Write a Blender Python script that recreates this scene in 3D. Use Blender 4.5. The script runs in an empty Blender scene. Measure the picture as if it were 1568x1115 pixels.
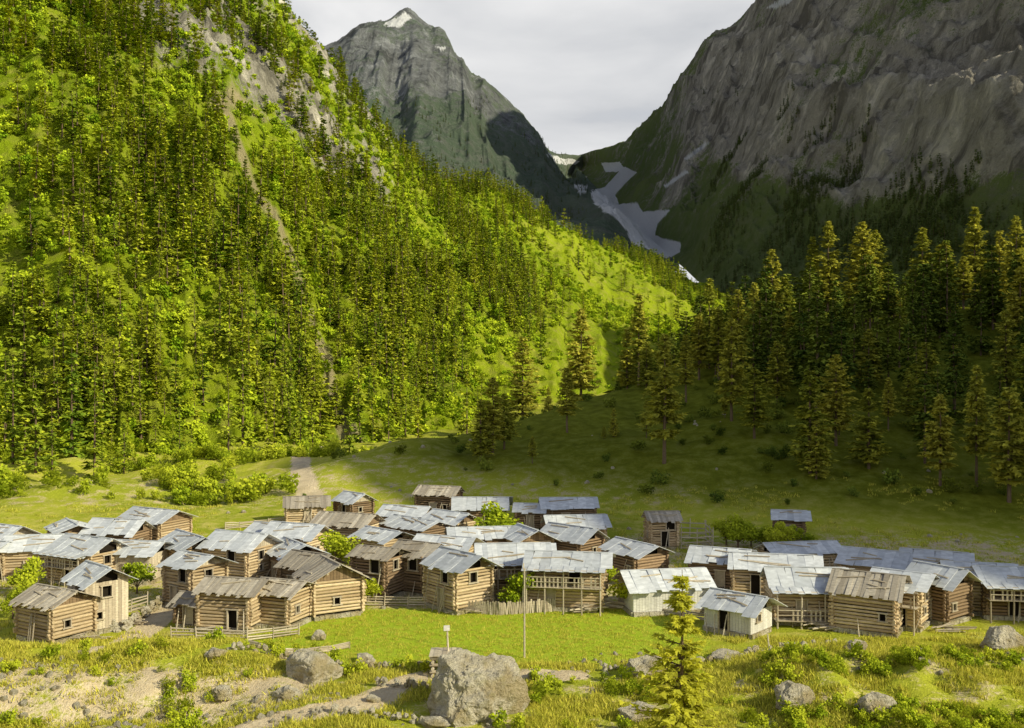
import bpy, math, random
import numpy as np
from mathutils import Vector, Matrix
random.seed(7); RNG=np.random.RandomState(7)
F=1524.; CU=784.; CV=557.; HC=21.
SC=bpy.context.scene
def W(u,v,d): return ((u-CU)/F*d, d, HC+(CV-v)/F*d)

# ---------------- noise ----------------
def h2(ix,iy,s):
    n=(ix*374761393+iy*668265263+s*1442695041)&0xffffffff
    n=((n^(n>>13))*1274126177)&0xffffffff
    n=n^(n>>16)
    return (n&0xffff)/65535.
def vn(x,y,s=0):
    x=np.asarray(x,float);y=np.asarray(y,float)
    ix=np.floor(x).astype(np.int64);iy=np.floor(y).astype(np.int64)
    fx=x-ix;fy=y-iy
    fx=fx*fx*fx*(fx*(fx*6-15)+10);fy=fy*fy*fy*(fy*(fy*6-15)+10)
    a=h2(ix,iy,s);b=h2(ix+1,iy,s);c=h2(ix,iy+1,s);d=h2(ix+1,iy+1,s)
    return (a+(b-a)*fx)*(1-fy)+(c+(d-c)*fx)*fy
def fbm(x,y,o=5,s=0,g=.5):
    t=0.;a=1.;w=0.
    for i in range(o):
        t=t+a*vn(np.asarray(x)*2**i+17.3*i,np.asarray(y)*2**i-9.1*i,s+i);w+=a;a*=g
    return t/w-.5
def ridged(x,y,o=5,s=0):
    t=0.;a=1.;w=0.
    for i in range(o):
        t=t+a*(1-np.abs(2*vn(np.asarray(x)*2**i+5.3*i,np.asarray(y)*2**i-3.1*i,s+i)-1));w+=a;a*=.5
    return t/w
def sst(a,b,x):
    t=np.clip((x-a)/(b-a),0,1);return t*t*(3-2*t)

# ---------------- node helpers ----------------
def newmat(name):
    m=bpy.data.materials.new(name);m.use_nodes=True;t=m.node_tree;t.nodes.clear();return m,t
def nd(t,ty,**k):
    n=t.nodes.new(ty)
    for a,b in k.items(): setattr(n,a,b)
    return n
def setin(t,n,i,v):
    if isinstance(v,bpy.types.NodeSocket): t.links.new(v,n.inputs[i])
    else:
        if isinstance(v,(tuple,list)) and len(v)==3 and n.inputs[i].type=='RGBA': v=(*v,1)
        n.inputs[i].default_value=v
def mixc(t,f,a,b,mode='MIX'):
    n=nd(t,'ShaderNodeMix',data_type='RGBA',blend_type=mode)
    setin(t,n,0,f);setin(t,n,6,a);setin(t,n,7,b);return n.outputs[2]
def mth(t,op,a,b=0.,clamp=False):
    n=nd(t,'ShaderNodeMath',operation=op,use_clamp=clamp);setin(t,n,0,a);setin(t,n,1,b);return n.outputs[0]
def mr(t,v,a,b,c=0.,d=1.):
    n=nd(t,'ShaderNodeMapRange');setin(t,n,0,v)
    for i,x in zip((1,2,3,4),(a,b,c,d)): n.inputs[i].default_value=x
    return n.outputs[0]
def noise(t,vec,sc,det=4.,rough=.55,dist=0.):
    n=nd(t,'ShaderNodeTexNoise');t.links.new(vec,n.inputs['Vector'])
    n.inputs['Scale'].default_value=sc;n.inputs['Detail'].default_value=det;n.inputs['Roughness'].default_value=rough;n.inputs['Distortion'].default_value=dist
    return n.outputs['Fac']
def objco(t): return nd(t,'ShaderNodeTexCoord').outputs['Object']
def bump(t,h,dist,st=1.):
    n=nd(t,'ShaderNodeBump');n.inputs['Distance'].default_value=dist;n.inputs['Strength'].default_value=st
    t.links.new(h,n.inputs['Height']);return n.outputs['Normal']
def out(t,sh):
    o=nd(t,'ShaderNodeOutputMaterial');t.links.new(sh,o.inputs['Surface'])
def princ(t,col,rough=.9,nrm=None,spec=.2,metal=0.):
    p=nd(t,'ShaderNodeBsdfPrincipled');setin(t,p,'Base Color',col);setin(t,p,'Roughness',rough)
    p.inputs['Specular IOR Level'].default_value=spec;p.inputs['Metallic'].default_value=metal
    if nrm is not None: t.links.new(nrm,p.inputs['Normal'])
    return p.outputs[0]
def attr(t,name,ch='Fac'):
    a=nd(t,'ShaderNodeAttribute');a.attribute_name=name;return a.outputs[ch]

def terrain_mat(name,gA,gB,gDry,d1,d2,extra,s=1.,bd=.12,thr=.5,vor=False,dk=(.3,.6)):
    m,t=newmat(name);co=objco(t)
    n1=noise(t,co,.035*s,5);n2=noise(t,co,.5*s,6,.65);n3=noise(t,co,4*s,6,.7);n4=noise(t,co,14*s,3,.7)
    g=mixc(t,mr(t,n1,.4,.6),gA,gB)
    g=mixc(t,mr(t,n2,.46,.66,0,.85),g,gDry)
    g=mixc(t,mr(t,n4,.3,.75,0,.45),g,tuple(c*.4 for c in gA))
    g=mixc(t,mr(t,n3,.5,.8,0,.35),g,tuple(min(1,c*1.5) for c in gB))
    d=mixc(t,mr(t,n3,.35,.68),d1,d2)
    d=mixc(t,mr(t,n2,.35,.6,0,.4),d,tuple(c*.5 for c in d1))
    if vor:
        mp=nd(t,'ShaderNodeMapping');t.links.new(co,mp.inputs[0]);mp.inputs['Scale'].default_value=(1,1,.4);mp.inputs['Rotation'].default_value=(.3,.35,.2)
        rn=noise(t,mp.outputs[0],.2*s,10,.72,.6)
        d=mixc(t,mr(t,rn,.40,.49,.8,0),d,tuple(c*.35 for c in d1))
        d=mixc(t,mr(t,rn,.53,.64,0,.8),d,tuple(min(1,c*1.35) for c in d2))
    sep=nd(t,'ShaderNodeSeparateColor');t.links.new(attr(t,'mask','Color'),sep.inputs[0])
    f=mth(t,'ADD',sep.outputs[0],mth(t,'MULTIPLY',mth(t,'SUBTRACT',mth(t,'ADD',n2,mth(t,'MULTIPLY',n3,.5)),.75),1.1))
    fd=mr(t,f,thr-.09,thr+.09)
    c=mixc(t,fd,g,d)
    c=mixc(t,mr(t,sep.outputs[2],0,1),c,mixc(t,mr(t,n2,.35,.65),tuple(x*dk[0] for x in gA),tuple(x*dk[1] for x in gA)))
    e=mixc(t,mr(t,n3,.35,.65),extra,tuple(x*.82 for x in extra))
    c=mixc(t,sep.outputs[1],c,e)
    hh=mth(t,'ADD',mth(t,'MULTIPLY',n2,1.4),mth(t,'ADD',n3,mth(t,'MULTIPLY',n4,.5)))
    if vor: hh=mth(t,'ADD',hh,mth(t,'MULTIPLY',rn,6.))
    out(t,princ(t,c,.95,bump(t,hh,bd,1.),.03))
    return m

def foliage_mat(name,c1,c2,tr=.3,hi=.6):
    m,t=newmat(name)
    r=nd(t,'ShaderNodeObjectInfo').outputs['Random'];tn=attr(t,'tone')
    c=mixc(t,r,c1,c2)
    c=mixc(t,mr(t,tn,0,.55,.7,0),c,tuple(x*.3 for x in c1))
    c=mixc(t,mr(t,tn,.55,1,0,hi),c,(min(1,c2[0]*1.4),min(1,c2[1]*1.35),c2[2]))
    a=nd(t,'ShaderNodeBsdfDiffuse');t.links.new(c,a.inputs[0])
    if tr<=0: out(t,a.outputs[0]);return m
    b=nd(t,'ShaderNodeBsdfTranslucent');t.links.new(c,b.inputs[0])
    x=nd(t,'ShaderNodeMixShader');x.inputs[0].default_value=tr;t.links.new(a.outputs[0],x.inputs[1]);t.links.new(b.outputs[0],x.inputs[2]);out(t,x.outputs[0]);return m
def wood_mat(name,c1,c2,rough=.85,spec=.15,sc=3.,bd=.02,stain=.45,var=.45):
    m,t=newmat(name);co=objco(t);rnd=nd(t,'ShaderNodeObjectInfo').outputs['Random']
    mp=nd(t,'ShaderNodeMapping');t.links.new(co,mp.inputs[0]);mp.inputs['Scale'].default_value=(1,1,4)
    n=noise(t,mp.outputs[0],sc,5,.6);n2=noise(t,co,.9,4)
    c=mixc(t,attr(t,'tone'),c1,c2);c=mixc(t,mr(t,n,.35,.7,.5,0),c,tuple(x*.45 for x in c1));c=mixc(t,mr(t,n2,.45,.7,0,stain),c,tuple(x*.5 for x in c2))
    c=mixc(t,mr(t,rnd,0,1,var,0),c,tuple(x*.5 for x in c1))
    out(t,princ(t,c,rough,bump(t,n,bd),spec));return m
def rock_mat(name,c1,c2):
    m,t=newmat(name);co=objco(t)
    n=noise(t,co,1.2,9,.7,.4);n2=noise(t,co,9,6,.7);n3=noise(t,co,.5,3)
    c=mixc(t,mr(t,n,.35,.65),c1,c2);c=mixc(t,mr(t,n2,.52,.64,0,.6),c,tuple(x*.35 for x in c1));c=mixc(t,mr(t,n3,.48,.6,0,.65),c,(.42,.32,.14))
    c=mixc(t,mr(t,n,.53,.62,0,.5),c,(.30,.26,.10))
    out(t,princ(t,c,.9,bump(t,mth(t,'ADD',mth(t,'MULTIPLY',n,3),n2),.25),.15));return m

M_ground=terrain_mat('meadow',(.37,.42,.035),(.56,.57,.055),(.74,.63,.19),(.72,.56,.35),(.94,.80,.56),(.44,.58,.035),1.,.14,.5,False,(.25,.52))
M_left=terrain_mat('forest_slope_ground',(.25,.36,.012),(.42,.51,.022),(.48,.47,.09),(.38,.35,.27),(.64,.59,.48),(.52,.42,.26),.35,.9,.5,True)
M_right=terrain_mat('mountain_rock_grass',(.19,.26,.08),(.25,.31,.10),(.28,.28,.17),(.44,.40,.33),(.70,.65,.55),(1.,1.,1.),.11,9.,.5,True,(.6,1.))
M_far=terrain_mat('hazy_far_mountain_rock',(.14,.19,.13),(.18,.22,.155),(.23,.24,.21),(.21,.22,.225),(.34,.35,.355),(1.,1.,1.),.08,6.,.5,True)  # bluish aerial haze is put into these rock and grass colours
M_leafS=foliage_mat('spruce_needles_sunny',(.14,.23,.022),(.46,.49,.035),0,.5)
M_leafD=foliage_mat('spruce_needles',(.28,.32,.04),(.54,.51,.08),.3,.7)
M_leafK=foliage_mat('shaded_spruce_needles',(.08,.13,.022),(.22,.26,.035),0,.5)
M_leafF=foliage_mat('far_conifer_needles',(.10,.15,.05),(.16,.21,.06),0)
M_bush=foliage_mat('broadleaf_foliage',(.30,.40,.022),(.54,.58,.045),.3)
M_bushS=foliage_mat('mountainside_shrub_leaves',(.20,.33,.015),(.48,.56,.03),0)
M_grass=foliage_mat('grass_blades',(.44,.47,.045),(.80,.70,.14),.35)
M_bark=wood_mat('bark',(.16,.11,.07),(.28,.20,.13))
M_log=wood_mat('weathered_logs',(.46,.33,.19),(.90,.72,.47))
M_logd=wood_mat('old_dark_logs',(.22,.15,.09),(.46,.32,.20))
M_board=wood_mat('grey_boards',(.46,.38,.28),(.88,.77,.59))
M_tin=wood_mat('pale_roof_sheets',(.58,.61,.66),(.92,.94,.97),.5,.5,1.5,.01,.35,.3)
M_shake=wood_mat('wooden_roof_planks',(.36,.31,.25),(.76,.68,.56))
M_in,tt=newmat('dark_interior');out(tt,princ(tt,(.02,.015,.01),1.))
M_stone=rock_mat('boulder_stone',(.58,.51,.38),(.88,.81,.66))
M_plaster=wood_mat('whitewashed_stone',(.68,.65,.60),(.9,.87,.82))

# ---------------- mesh helpers ----------------
class MB:
    def __init__(s): s.v=[];s.f=[];s.m=[];s.t=[]
    def poly(s,pts,mi=0,t=.5):
        b=len(s.v);s.v.extend(tuple(p) for p in pts);s.f.append(tuple(range(b,b+len(pts))));s.m.append(mi);s.t.append(t)
    def box(s,M,sx,sy,sz,mi=0,t=.5):
        b=len(s.v)
        for x in(-.5,.5):
            for y in(-.5,.5):
                for z in(-.5,.5): s.v.append(tuple(M@Vector((x*sx,y*sy,z*sz))))
        for q in((0,1,3,2),(4,6,7,5),(0,4,5,1),(2,3,7,6),(0,2,6,4),(1,5,7,3)):
            s.f.append(tuple(b+i for i in q));s.m.append(mi);s.t.append(t)
    def cyl(s,p0,p1,r0,r1,n=6,mi=0,t=.5,caps=True):
        p0=Vector(p0);p1=Vector(p1);d=p1-p0
        if d.length<1e-4:return
        d.normalize();a=d.orthogonal().normalized();c=d.cross(a);b=len(s.v)
        for p,r in((p0,r0),(p1,r1)):
            for i in range(n):
                an=2*math.pi*i/n;s.v.append(tuple(p+(a*math.cos(an)+c*math.sin(an))*r))
        for i in range(n):
            j=(i+1)%n;s.f.append((b+i,b+j,b+n+j,b+n+i));s.m.append(mi);s.t.append(t)
        if caps:
            s.f.append(tuple(b+i for i in range(n))[::-1]);s.m.append(mi);s.t.append(min(1,t+.2))
            s.f.append(tuple(b+n+i for i in range(n)));s.m.append(mi);s.t.append(min(1,t+.2))
    def mesh(s,name,mats):
        me=bpy.data.meshes.new(name);me.from_pydata(s.v,[],s.f)
        for m in mats: me.materials.append(m)
        me.polygons.foreach_set('material_index',s.m)
        a=me.attributes.new('tone','FLOAT','FACE');a.data.foreach_set('value',[float(x) for x in s.t]);me.update();return me
    def obj(s,name,mats,parent=None):
        o=bpy.data.objects.new(name,s.mesh(name,mats));SC.collection.objects.link(o)
        if parent: o.parent=parent
        return o
def T(x,y,z): return Matrix.Translation((x,y,z))
def RX(a): return Matrix.Rotation(a,4,'X')
def RY(a): return Matrix.Rotation(a,4,'Y')
def RZ(a): return Matrix.Rotation(a,4,'Z')

def grid_obj(name,P,mask,mat,flip=False):
    a,b=P.shape[:2];idx=np.arange(a*b).reshape(a,b)
    f=np.stack([idx[:-1,:-1],idx[1:,:-1],idx[1:,1:],idx[:-1,1:]],-1).reshape(-1,4)
    if flip:f=f[:,::-1]
    me=bpy.data.meshes.new(name);me.from_pydata(P.reshape(-1,3).tolist(),[],f.tolist())
    me.materials.append(mat)
    c=me.attributes.new('mask','FLOAT_COLOR','POINT');mm=np.ones((a*b,4),np.float32);mm[:,:3]=mask.reshape(-1,3);c.data.foreach_set('color',mm.ravel())
    me.polygons.foreach_set('use_smooth',[True]*len(me.polygons));me.update()
    o=bpy.data.objects.new(name,me);SC.collection.objects.link(o);return o

# ---------------- ground ----------------
kx=[-400,-60,-40,-22.8,-9,7.8,25.7,44.6,74,95,110.6,200,330,600]
kz=[0,0,0.6,3.2,6.6,11,17,24,31,33,31,34,60,60]
ky=[150,150,152,155,165,180,200,215,228,225,215,200,200,200]
def G(x,y):
    x=np.asarray(x,float);y=np.asarray(y,float)
    near=np.interp(y,[-200,-40,0,20,40,50,58,66,72,200],[30,24,19,9.5,2.2,.3,.2,.3,0,0])
    wl=sst(-12,-19,x);wr=sst(13,20,x)
    wig=fbm(x*.13,y*.02,3,5)*4
    left=np.interp(y+wig,[40,50,60.5,63.6,66.5,69,74],[2.2,-.6,-.8,.9,1.7,1.6,0])+(x+34)*-.03*sst(58,64,y)*sst(75,68,y)
    right=np.interp(y+wig,[40,50,60,66,70,74.5],[2.2,.2,.9,1.6,.9,0])
    m=(y>40)&(y<80)
    z=np.where(m,near*(1-wl-wr)+left*wl+right*wr,near)
    z=z+np.interp(y,[95,150,170,300],[0,3.2,2.,0])*1.
    z=z+np.interp(y,[0,300,450,600,800,1100,1500,9000],[0,0,8,24,52,95,130,130])
    yc=np.interp(x,kx,ky);zc=np.interp(x,kx,kz);yf=np.interp(x,[-60,-40,0,40,100,300],[140,135,128,118,110,100])
    s=np.clip((y-yf)/(yc-yf),0,1);pr=.45*s+.55*s*s*(3-2*s)
    bk=np.where(y>yc,1-.8*sst(0,90,y-yc),1.)
    z=z+zc*pr*bk*sst(420,300,y)
    hum=fbm(x*.12,y*.12,5,11)*(1.6*sst(118,150,y)+.0)+fbm(x*.035,y*.035,3,17)*5*sst(135,165,y)+fbm(x*.22,y*.22,5,12)*1.9*sst(73,66,y)*(.5+.9*wr+.3*wl)
    hum=hum+fbm(x*.3,y*.3,3,13)*.35*sst(88,100,y)
    z=z+hum*np.where(y<40,.3,1)
    z=z+sst(-25,-45,x)*sst(125,140,y)*fbm(x*.05,y*.08,4,21)*5
    return z
def g1(x,y): return float(G(np.array([x]),np.array([y]))[0])
def axis(lo,a,b,hi,st,gr=1.07):
    c=list(np.arange(a,b,st));s=st;v=b
    r=[]
    while v<hi: r.append(v);s*=gr;v+=s
    r.append(hi);s=st;v=a-st;l=[]
    while v>lo: l.append(v);s*=gr;v-=s
    l.append(lo);return np.array(l[::-1]+c+r)
xs=axis(-7000,-42,48,7000,.4,1.05);ys=axis(-900,50,84,9000,.35,1.022)
X,Y=np.meshgrid(xs,ys,indexing='ij');Z=G(X,Y)
def segd(x,y,pl):
    d=np.full(x.shape,1e9)
    for (ax,ay),(bx,by) in zip(pl[:-1],pl[1:]):
        t=np.clip(((x-ax)*(bx-ax)+(y-ay)*(by-ay))/((bx-ax)**2+(by-ay)**2),0,1)
        d=np.minimum(d,np.hypot(x-ax-t*(bx-ax),y-ay-t*(by-ay)))
    return d
paths=[[(-22,55),(-14,58.2),(-9,60.5),(-7,64),(-5,66.5),(4,66.5)],[(-29,68),(-29,80),(-30,92),(-24,105)],[(-26,132),(-32,150),(-36,170),(-42,195),(-46,215),(-43,236)]]
dirt=np.zeros_like(X)
for p,w in zip(paths,(1.1,1.1,1.4)): dirt=np.maximum(dirt,sst(w*1.7,w*.6,segd(X,Y,p)))
bank=sst(-9,-14,X)*sst(60,61,Y)*sst(66.5,64.8,Y)
dirt=np.maximum(dirt,bank*.62)
vil=sst(82,86,Y)*sst(122,112,Y)*sst(-75,-55,X)*sst(75,52,X)
dirt=np.maximum(dirt,vil*.5)
dirt=np.maximum(dirt,.38*sst(73,66,Y)*sst(48,52,Y))
dirt=np.maximum(dirt,.38*sst(118,135,Y)*sst(190,150,Y))
field=sst(-21,-19.5,X)*sst(15.5,14,X)*sst(68.8,69.8,Y)*sst(86,84.5,Y)
dirt*=1-field
knoll_shade=sst(132,150,Y+.4*X)*sst(-30,-5,X)*sst(400,300,Y)*.92  # painted shade: darkens the knoll's grass colour under the cast shadow
grid_obj('ground',np.stack([X,Y,Z],-1),np.stack([dirt,field*.85,knoll_shade],-1),M_ground)

# ---------------- lofted mountains ----------------
def cat(P,n):
    P=np.asarray(P,float);k=len(P);t=np.linspace(0,k-1,n);i=np.minimum(t.astype(int),k-2);f=(t-i).reshape((-1,)+(1,)*(P.ndim-1))
    a=P[np.maximum(i-1,0)];b=P[i];c=P[i+1];d=P[np.minimum(i+2,k-1)]
    return .5*((2*b)+(-a+c)*f+(2*a-5*b+4*c-d)*f*f+(-a+3*b-3*c+d)*f**3)
def loft(rows,nt,ns):
    R=np.array(rows,float)
    R=cat(R,ns);R=np.swapaxes(R,0,1);return cat(R,nt)
def lerp(a,b,t,dz=0): return [(p[0]+(q[0]-p[0])*t,p[1]+(q[1]-p[1])*t,p[2]+(q[2]-p[2])*t+dz) for p,q in zip(a,b)]
def uv(P): return CU+F*P[...,0]/np.maximum(P[...,1],1),CV-F*(P[...,2]-HC)/np.maximum(P[...,1],1)
def inpoly(u,v,poly):
    r=np.zeros(u.shape,bool);n=len(poly);j=n-1
    for i in range(n):
        xi,yi=poly[i];xj,yj=poly[j]
        if yi!=yj: r^=((yi>v)!=(yj>v))&(u<(xj-xi)*(v-yi)/(yj-yi)+xi)
        j=i
    return r
cu=[-500,-150,0,130,250,360,440,505,590,650,760,860,960,1060,1110,1180]
fd=[150,170,180,182,184,200,222,240,262,280,325,385,470,560,640,760]
fz=[-3]*10+[-2,3,12,22,32,46]
foot=[((u-CU)/F*d,d,z) for u,d,z in zip(cu,fd,fz)]
r1=[]
for u,d,z in zip(cu,fd,fz):
    dd=d+34;r1.append(((u-CU)/F*dd,dd,z+10))
rv=[-250,-200,-170,-140,-100,-22,56,136,252,278,322,366,402,446,468,490]
rd=[420,470,520,540,560,580,600,620,660,700,800,900,1050,1200,1300,1350]
ridge=[W(u,v,d) for u,v,d in zip(cu,rv,rd)]
back=[(x*1.1-30,y*1.1+140,z-110) for x,y,z in ridge]
PL=loft([foot,r1,lerp(r1,ridge,.5,6),ridge,back],520,300)
tp=np.linspace(0,15,520)[:,None]*np.ones((1,300));sp=np.ones((520,1))*np.linspace(0,4,300)[None]
msk=sst(0,.8,sp)
PL[...,2]+=msk*(fbm(PL[...,0]*.012,PL[...,1]*.012,6,31)*26+(ridged(tp*1.3,sp*.35,4,33)-.5)*18*sst(3.1,2.5,sp)+fbm(PL[...,0]*.08,PL[...,1]*.08,4,36)*5)
uL,vL=uv(PL)
crag=sst(170,240,uL)*sst(640,560,uL)*sst(1.75,2.2,sp)
crag=np.clip(crag*(.45+2.4*(fbm(PL[...,0]*.025,PL[...,1]*.025,4,41)+.18)),0,1)
PL[...,2]+=crag*(ridged(PL[...,0]*.05,PL[...,1]*.05,5,44)-.35)*26
# worn trail zig-zagging up the slope (world plan coordinates)
trail=sst(4.,1.8,segd(PL[...,0]+fbm(PL[...,0]*.05,PL[...,1]*.05,3,47)*14,PL[...,1],[(-44,243),(-38,262),(-52,290),(-62,318),(-88,342),(-112,368),(-104,395)]))
mL=np.stack([crag*.85+.1,trail*.8,0*crag],-1)
grid_obj('forested_mountainside',PL,mL,M_left,True)
RF=[(880,252,3300),(930,304,2500),(980,354,1900),(1040,404,1400),(1100,446,1100),(1300,478,850),(1568,505,650),(2100,545,500)]
RR=[(898,249,3400),(960,230,3100),(1020,186,2900),(1072,102,2600),(1150,32,2400),(1290,-170,2200),(1600,-480,2000),(2200,-700,1500)]
rf=[W(*p) for p in RF];rr=[W(*p) for p in RR];rb=[(x+300,y+500,z-300) for x,y,z in rr]
m1=lerp(rf,rr,.3,-25);m2=lerp(rf,rr,.62,-10)
PR=loft([rf,m1,m2,rr,rb],760,460)
tp=np.linspace(0,7,760)[:,None]*np.ones((1,460));sp=np.ones((760,1))*np.linspace(0,4,460)[None]
msk=sst(0,.6,sp)*(.3+.7*sst(3.0,2.3,sp)+.1*sst(3,3.4,sp))*sst(0,1.6,tp)
q1=ridged(PR[...,0]*.0045+PR[...,2]*.002,PR[...,1]*.0025-PR[...,2]*.003,6,51)
q2=ridged(PR[...,0]*.014,PR[...,2]*.012+PR[...,1]*.004,6,57)
PR[...,2]+=msk*((q1-.55)*130+fbm(PR[...,0]*.004,PR[...,1]*.004,6,53)*80+(q2-.5)*80*sst(3,4.5,tp+sp))
uR,vR=uv(PR)
jx=uR+fbm(PR[...,0]*.02,PR[...,1]*.02,4,61)*5;jy=vR+fbm(PR[...,0]*.02,PR[...,1]*.02,4,62)*4
SN=[[(905,292),(925,286),(950,262),(958,256),(976,264),(955,283),(942,298),(948,312),(975,310),(985,324),(1026,321),(1006,342),(1003,360),(1042,372),(1040,386),(1020,396),(1000,385),(966,372),(960,354),(938,332),(912,316)],
[(921,248),(950,248),(960,262),(928,264)],[(881,283),(900,285),(898,294),(880,291)],[(1045,243),(1080,218),(1086,220),(1052,246)],[(1016,284),(1050,260),(1054,264),(1020,287)],[(838,236),(888,247),(880,253),(848,249)],
[(1172,12),(1200,-4),(1215,2),(1190,12)],[(588,38),(620,17),(630,28),(622,32),(612,42)],[(665,70),(682,72),(676,78)]]
def snow(jx,jy):
    r=np.zeros(jx.shape,bool)
    for p in SN: r|=inpoly(jx,jy,p)
    return r.astype(float)
nz=fbm(PR[...,0]*.008,PR[...,1]*.008+PR[...,2]*.004,5,66)
nz2=fbm(PR[...,0]*.003,PR[...,1]*.003+PR[...,2]*.002,4,67)
band=np.interp(uR,[900,1100,1140,1300,1568],[150,215,270,300,260])
rock=sst(30,-30,vR-band+nz*120)*.58+nz2*.5+(q1-.55)*.6+(q2-.5)*.35
rock=rock*sst(1000,1140,uR+.4*(vR-100))+.3*sst(0,1,sp)*sst(1200,1100,uR)
snR=snow(jx,jy)
grid_obj('rocky_mountain',PR,np.stack([rock+nz*.7,snR,sst(270,400,vR)*.5],-1),M_right,True)
KR=[(300,150,2900),(420,110,3000),(510,72,3000),(545,46,3000),(575,37,3050),(592,36,3100),(620,18,3150),(650,42,3150),(672,54,3100),(684,80,3080),(700,108,3050),(725,136,3000),(770,174,3000),(800,206,3050),(830,238,3200),(862,248,3300),(898,251,3400)]
KF=[(300,430,1400),(400,430,1400),(480,430,1350),(540,430,1350),(600,430,1300),(650,430,1300),(700,430,1280),(760,430,1270),(810,430,1260),(860,430,1255),(900,430,1250),(980,425,1300),(1040,406,1390),(984,356,1890),(934,306,2490),(884,255,3250),(900,252,3390)]
kr=[W(*p) for p in KR];kf=[W(*p) for p in KF];kb=[(x-100,y+600,z-400) for x,y,z in kr]
PF=loft([kf,lerp(kf,kr,.5,-40),kr,kb],640,260)
tp=np.linspace(0,16,640)[:,None]*np.ones((1,260));sp=np.ones((640,1))*np.linspace(0,3,260)[None]
msk=sst(0,.4,sp)*(.12+.88*sst(2,1.4,sp))*sst(16,13,tp)
PF[...,2]+=msk*((ridged(tp*.45-sp*1.1,sp*.7,4,71)-.5)*60+fbm(PF[...,0]*.003,PF[...,1]*.003,6,73)*90+(ridged(PF[...,0]*.01,PF[...,1]*.01,5,78)-.5)*45)
PF[...,2]+=sst(1.2,2,sp)*sst(16,13,tp)*(fbm(PF[...,0]*.008,PF[...,1]*.008,5,75)*26+(ridged(PF[...,0]*.02,PF[...,1]*.02,3,79)-.5)*18)
uF,vF=uv(PF);nz=fbm(PF[...,0]*.006,PF[...,1]*.006,5,76)
jx=uF+fbm(PF[...,0]*.02,PF[...,1]*.02,4,61)*8;jy=vF+fbm(PF[...,0]*.02,PF[...,1]*.02,4,62)*7
grid_obj('distant_peak',PF,np.stack([.60*sst(330,120,vF)+nz*.6,snow(jx,jy),0*nz],-1),M_far,True)
yy=[-78,-62,-50,-10,24,60,90,150,250,420];zz=[-5,60,233,236,222,200,178,162,185,230]  # unseen ridge added off to the right, crest shaped to shade the knoll
w=[(205,y,-8 if z<0 else 5) for y,z in zip(yy,zz)];c=[(330,y,z) for y,z in zip(yy,zz)];e=[(480,y,20) for y,z in zip(yy,zz)]
PS=loft([w,c,e],160,80);PS[...,2]+=fbm(PS[...,0]*.03,PS[...,1]*.03,5,81)*14
grid_obj('shading_mountain_spur',PS,np.ones(PS.shape)*[.4,0,0],M_right,True)

# ---------------- plants ----------------
def conifer(name,seed,H=15.,R=2.3,cs=.08,lev=34,nb=7,tri=.5,mat=None,k=5,gap=.0,sticks=False,lean=0.,pw=.75):
    r=random.Random(seed);b=MB()
    tr=H*.013+.04;segs=6
    lx=[r.uniform(-.1,.1)*lean for _ in range(segs+1)]
    for i in range(segs):
        b.cyl((lx[i],0,H*i/segs),(lx[i+1],0,H*(i+1)/segs),tr*(1-.93*i/segs),tr*(1-.93*(i+1)/segs),6,0,.5,False)
    asym=r.uniform(0,6.28)
    for l in range(lev):
        f=(l+r.random()*.9)/lev;z=H*(cs+(1-cs)*f*.985)
        if r.random()<gap: continue
        rad=R*((1-f)**pw)*(.35+.65*min(1,f*6+.35))*r.uniform(.6,1.15)+.12
        for q in range(max(3,int(nb*(1-.4*f)))):
            if r.random()<gap*1.2: continue
            a=r.uniform(0,6.283);rl=rad*r.uniform(.5,1.12)*(1+.16*math.cos(a-asym));dr=r.uniform(-.38,-.02)+.35*f
            tn0=r.uniform(.1,.9);ca,sa=math.cos(a),math.sin(a)
            if sticks: b.cyl((0,0,z),(ca*rl*.9,sa*rl*.9,z+dr*rl*.9),.03,.01,3,0,.4,False)
            for j in range(k):
                g=.18+.82*(j+r.random()*.6)/k
                px=ca*rl*g;py=sa*rl*g;pz=z+dr*rl*g+.12*rl*g*g
                for w_ in range(3):
                    s=tri*r.uniform(.6,1.25)*(1-.35*f)
                    aa=a+r.uniform(-1.2,1.2);dz=r.uniform(-.7,.3)
                    d=Vector((math.cos(aa),math.sin(aa),dz))*s
                    side=Vector((-math.sin(aa),math.cos(aa),r.uniform(-.7,.7)))*s*.36
                    p=Vector((px,py,pz))+Vector((r.uniform(-.2,.2),r.uniform(-.2,.2),r.uniform(-.15,.15)))*tri
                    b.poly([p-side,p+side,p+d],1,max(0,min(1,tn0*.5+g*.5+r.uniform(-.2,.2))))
    return b.mesh(name,[M_bark,mat])
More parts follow.
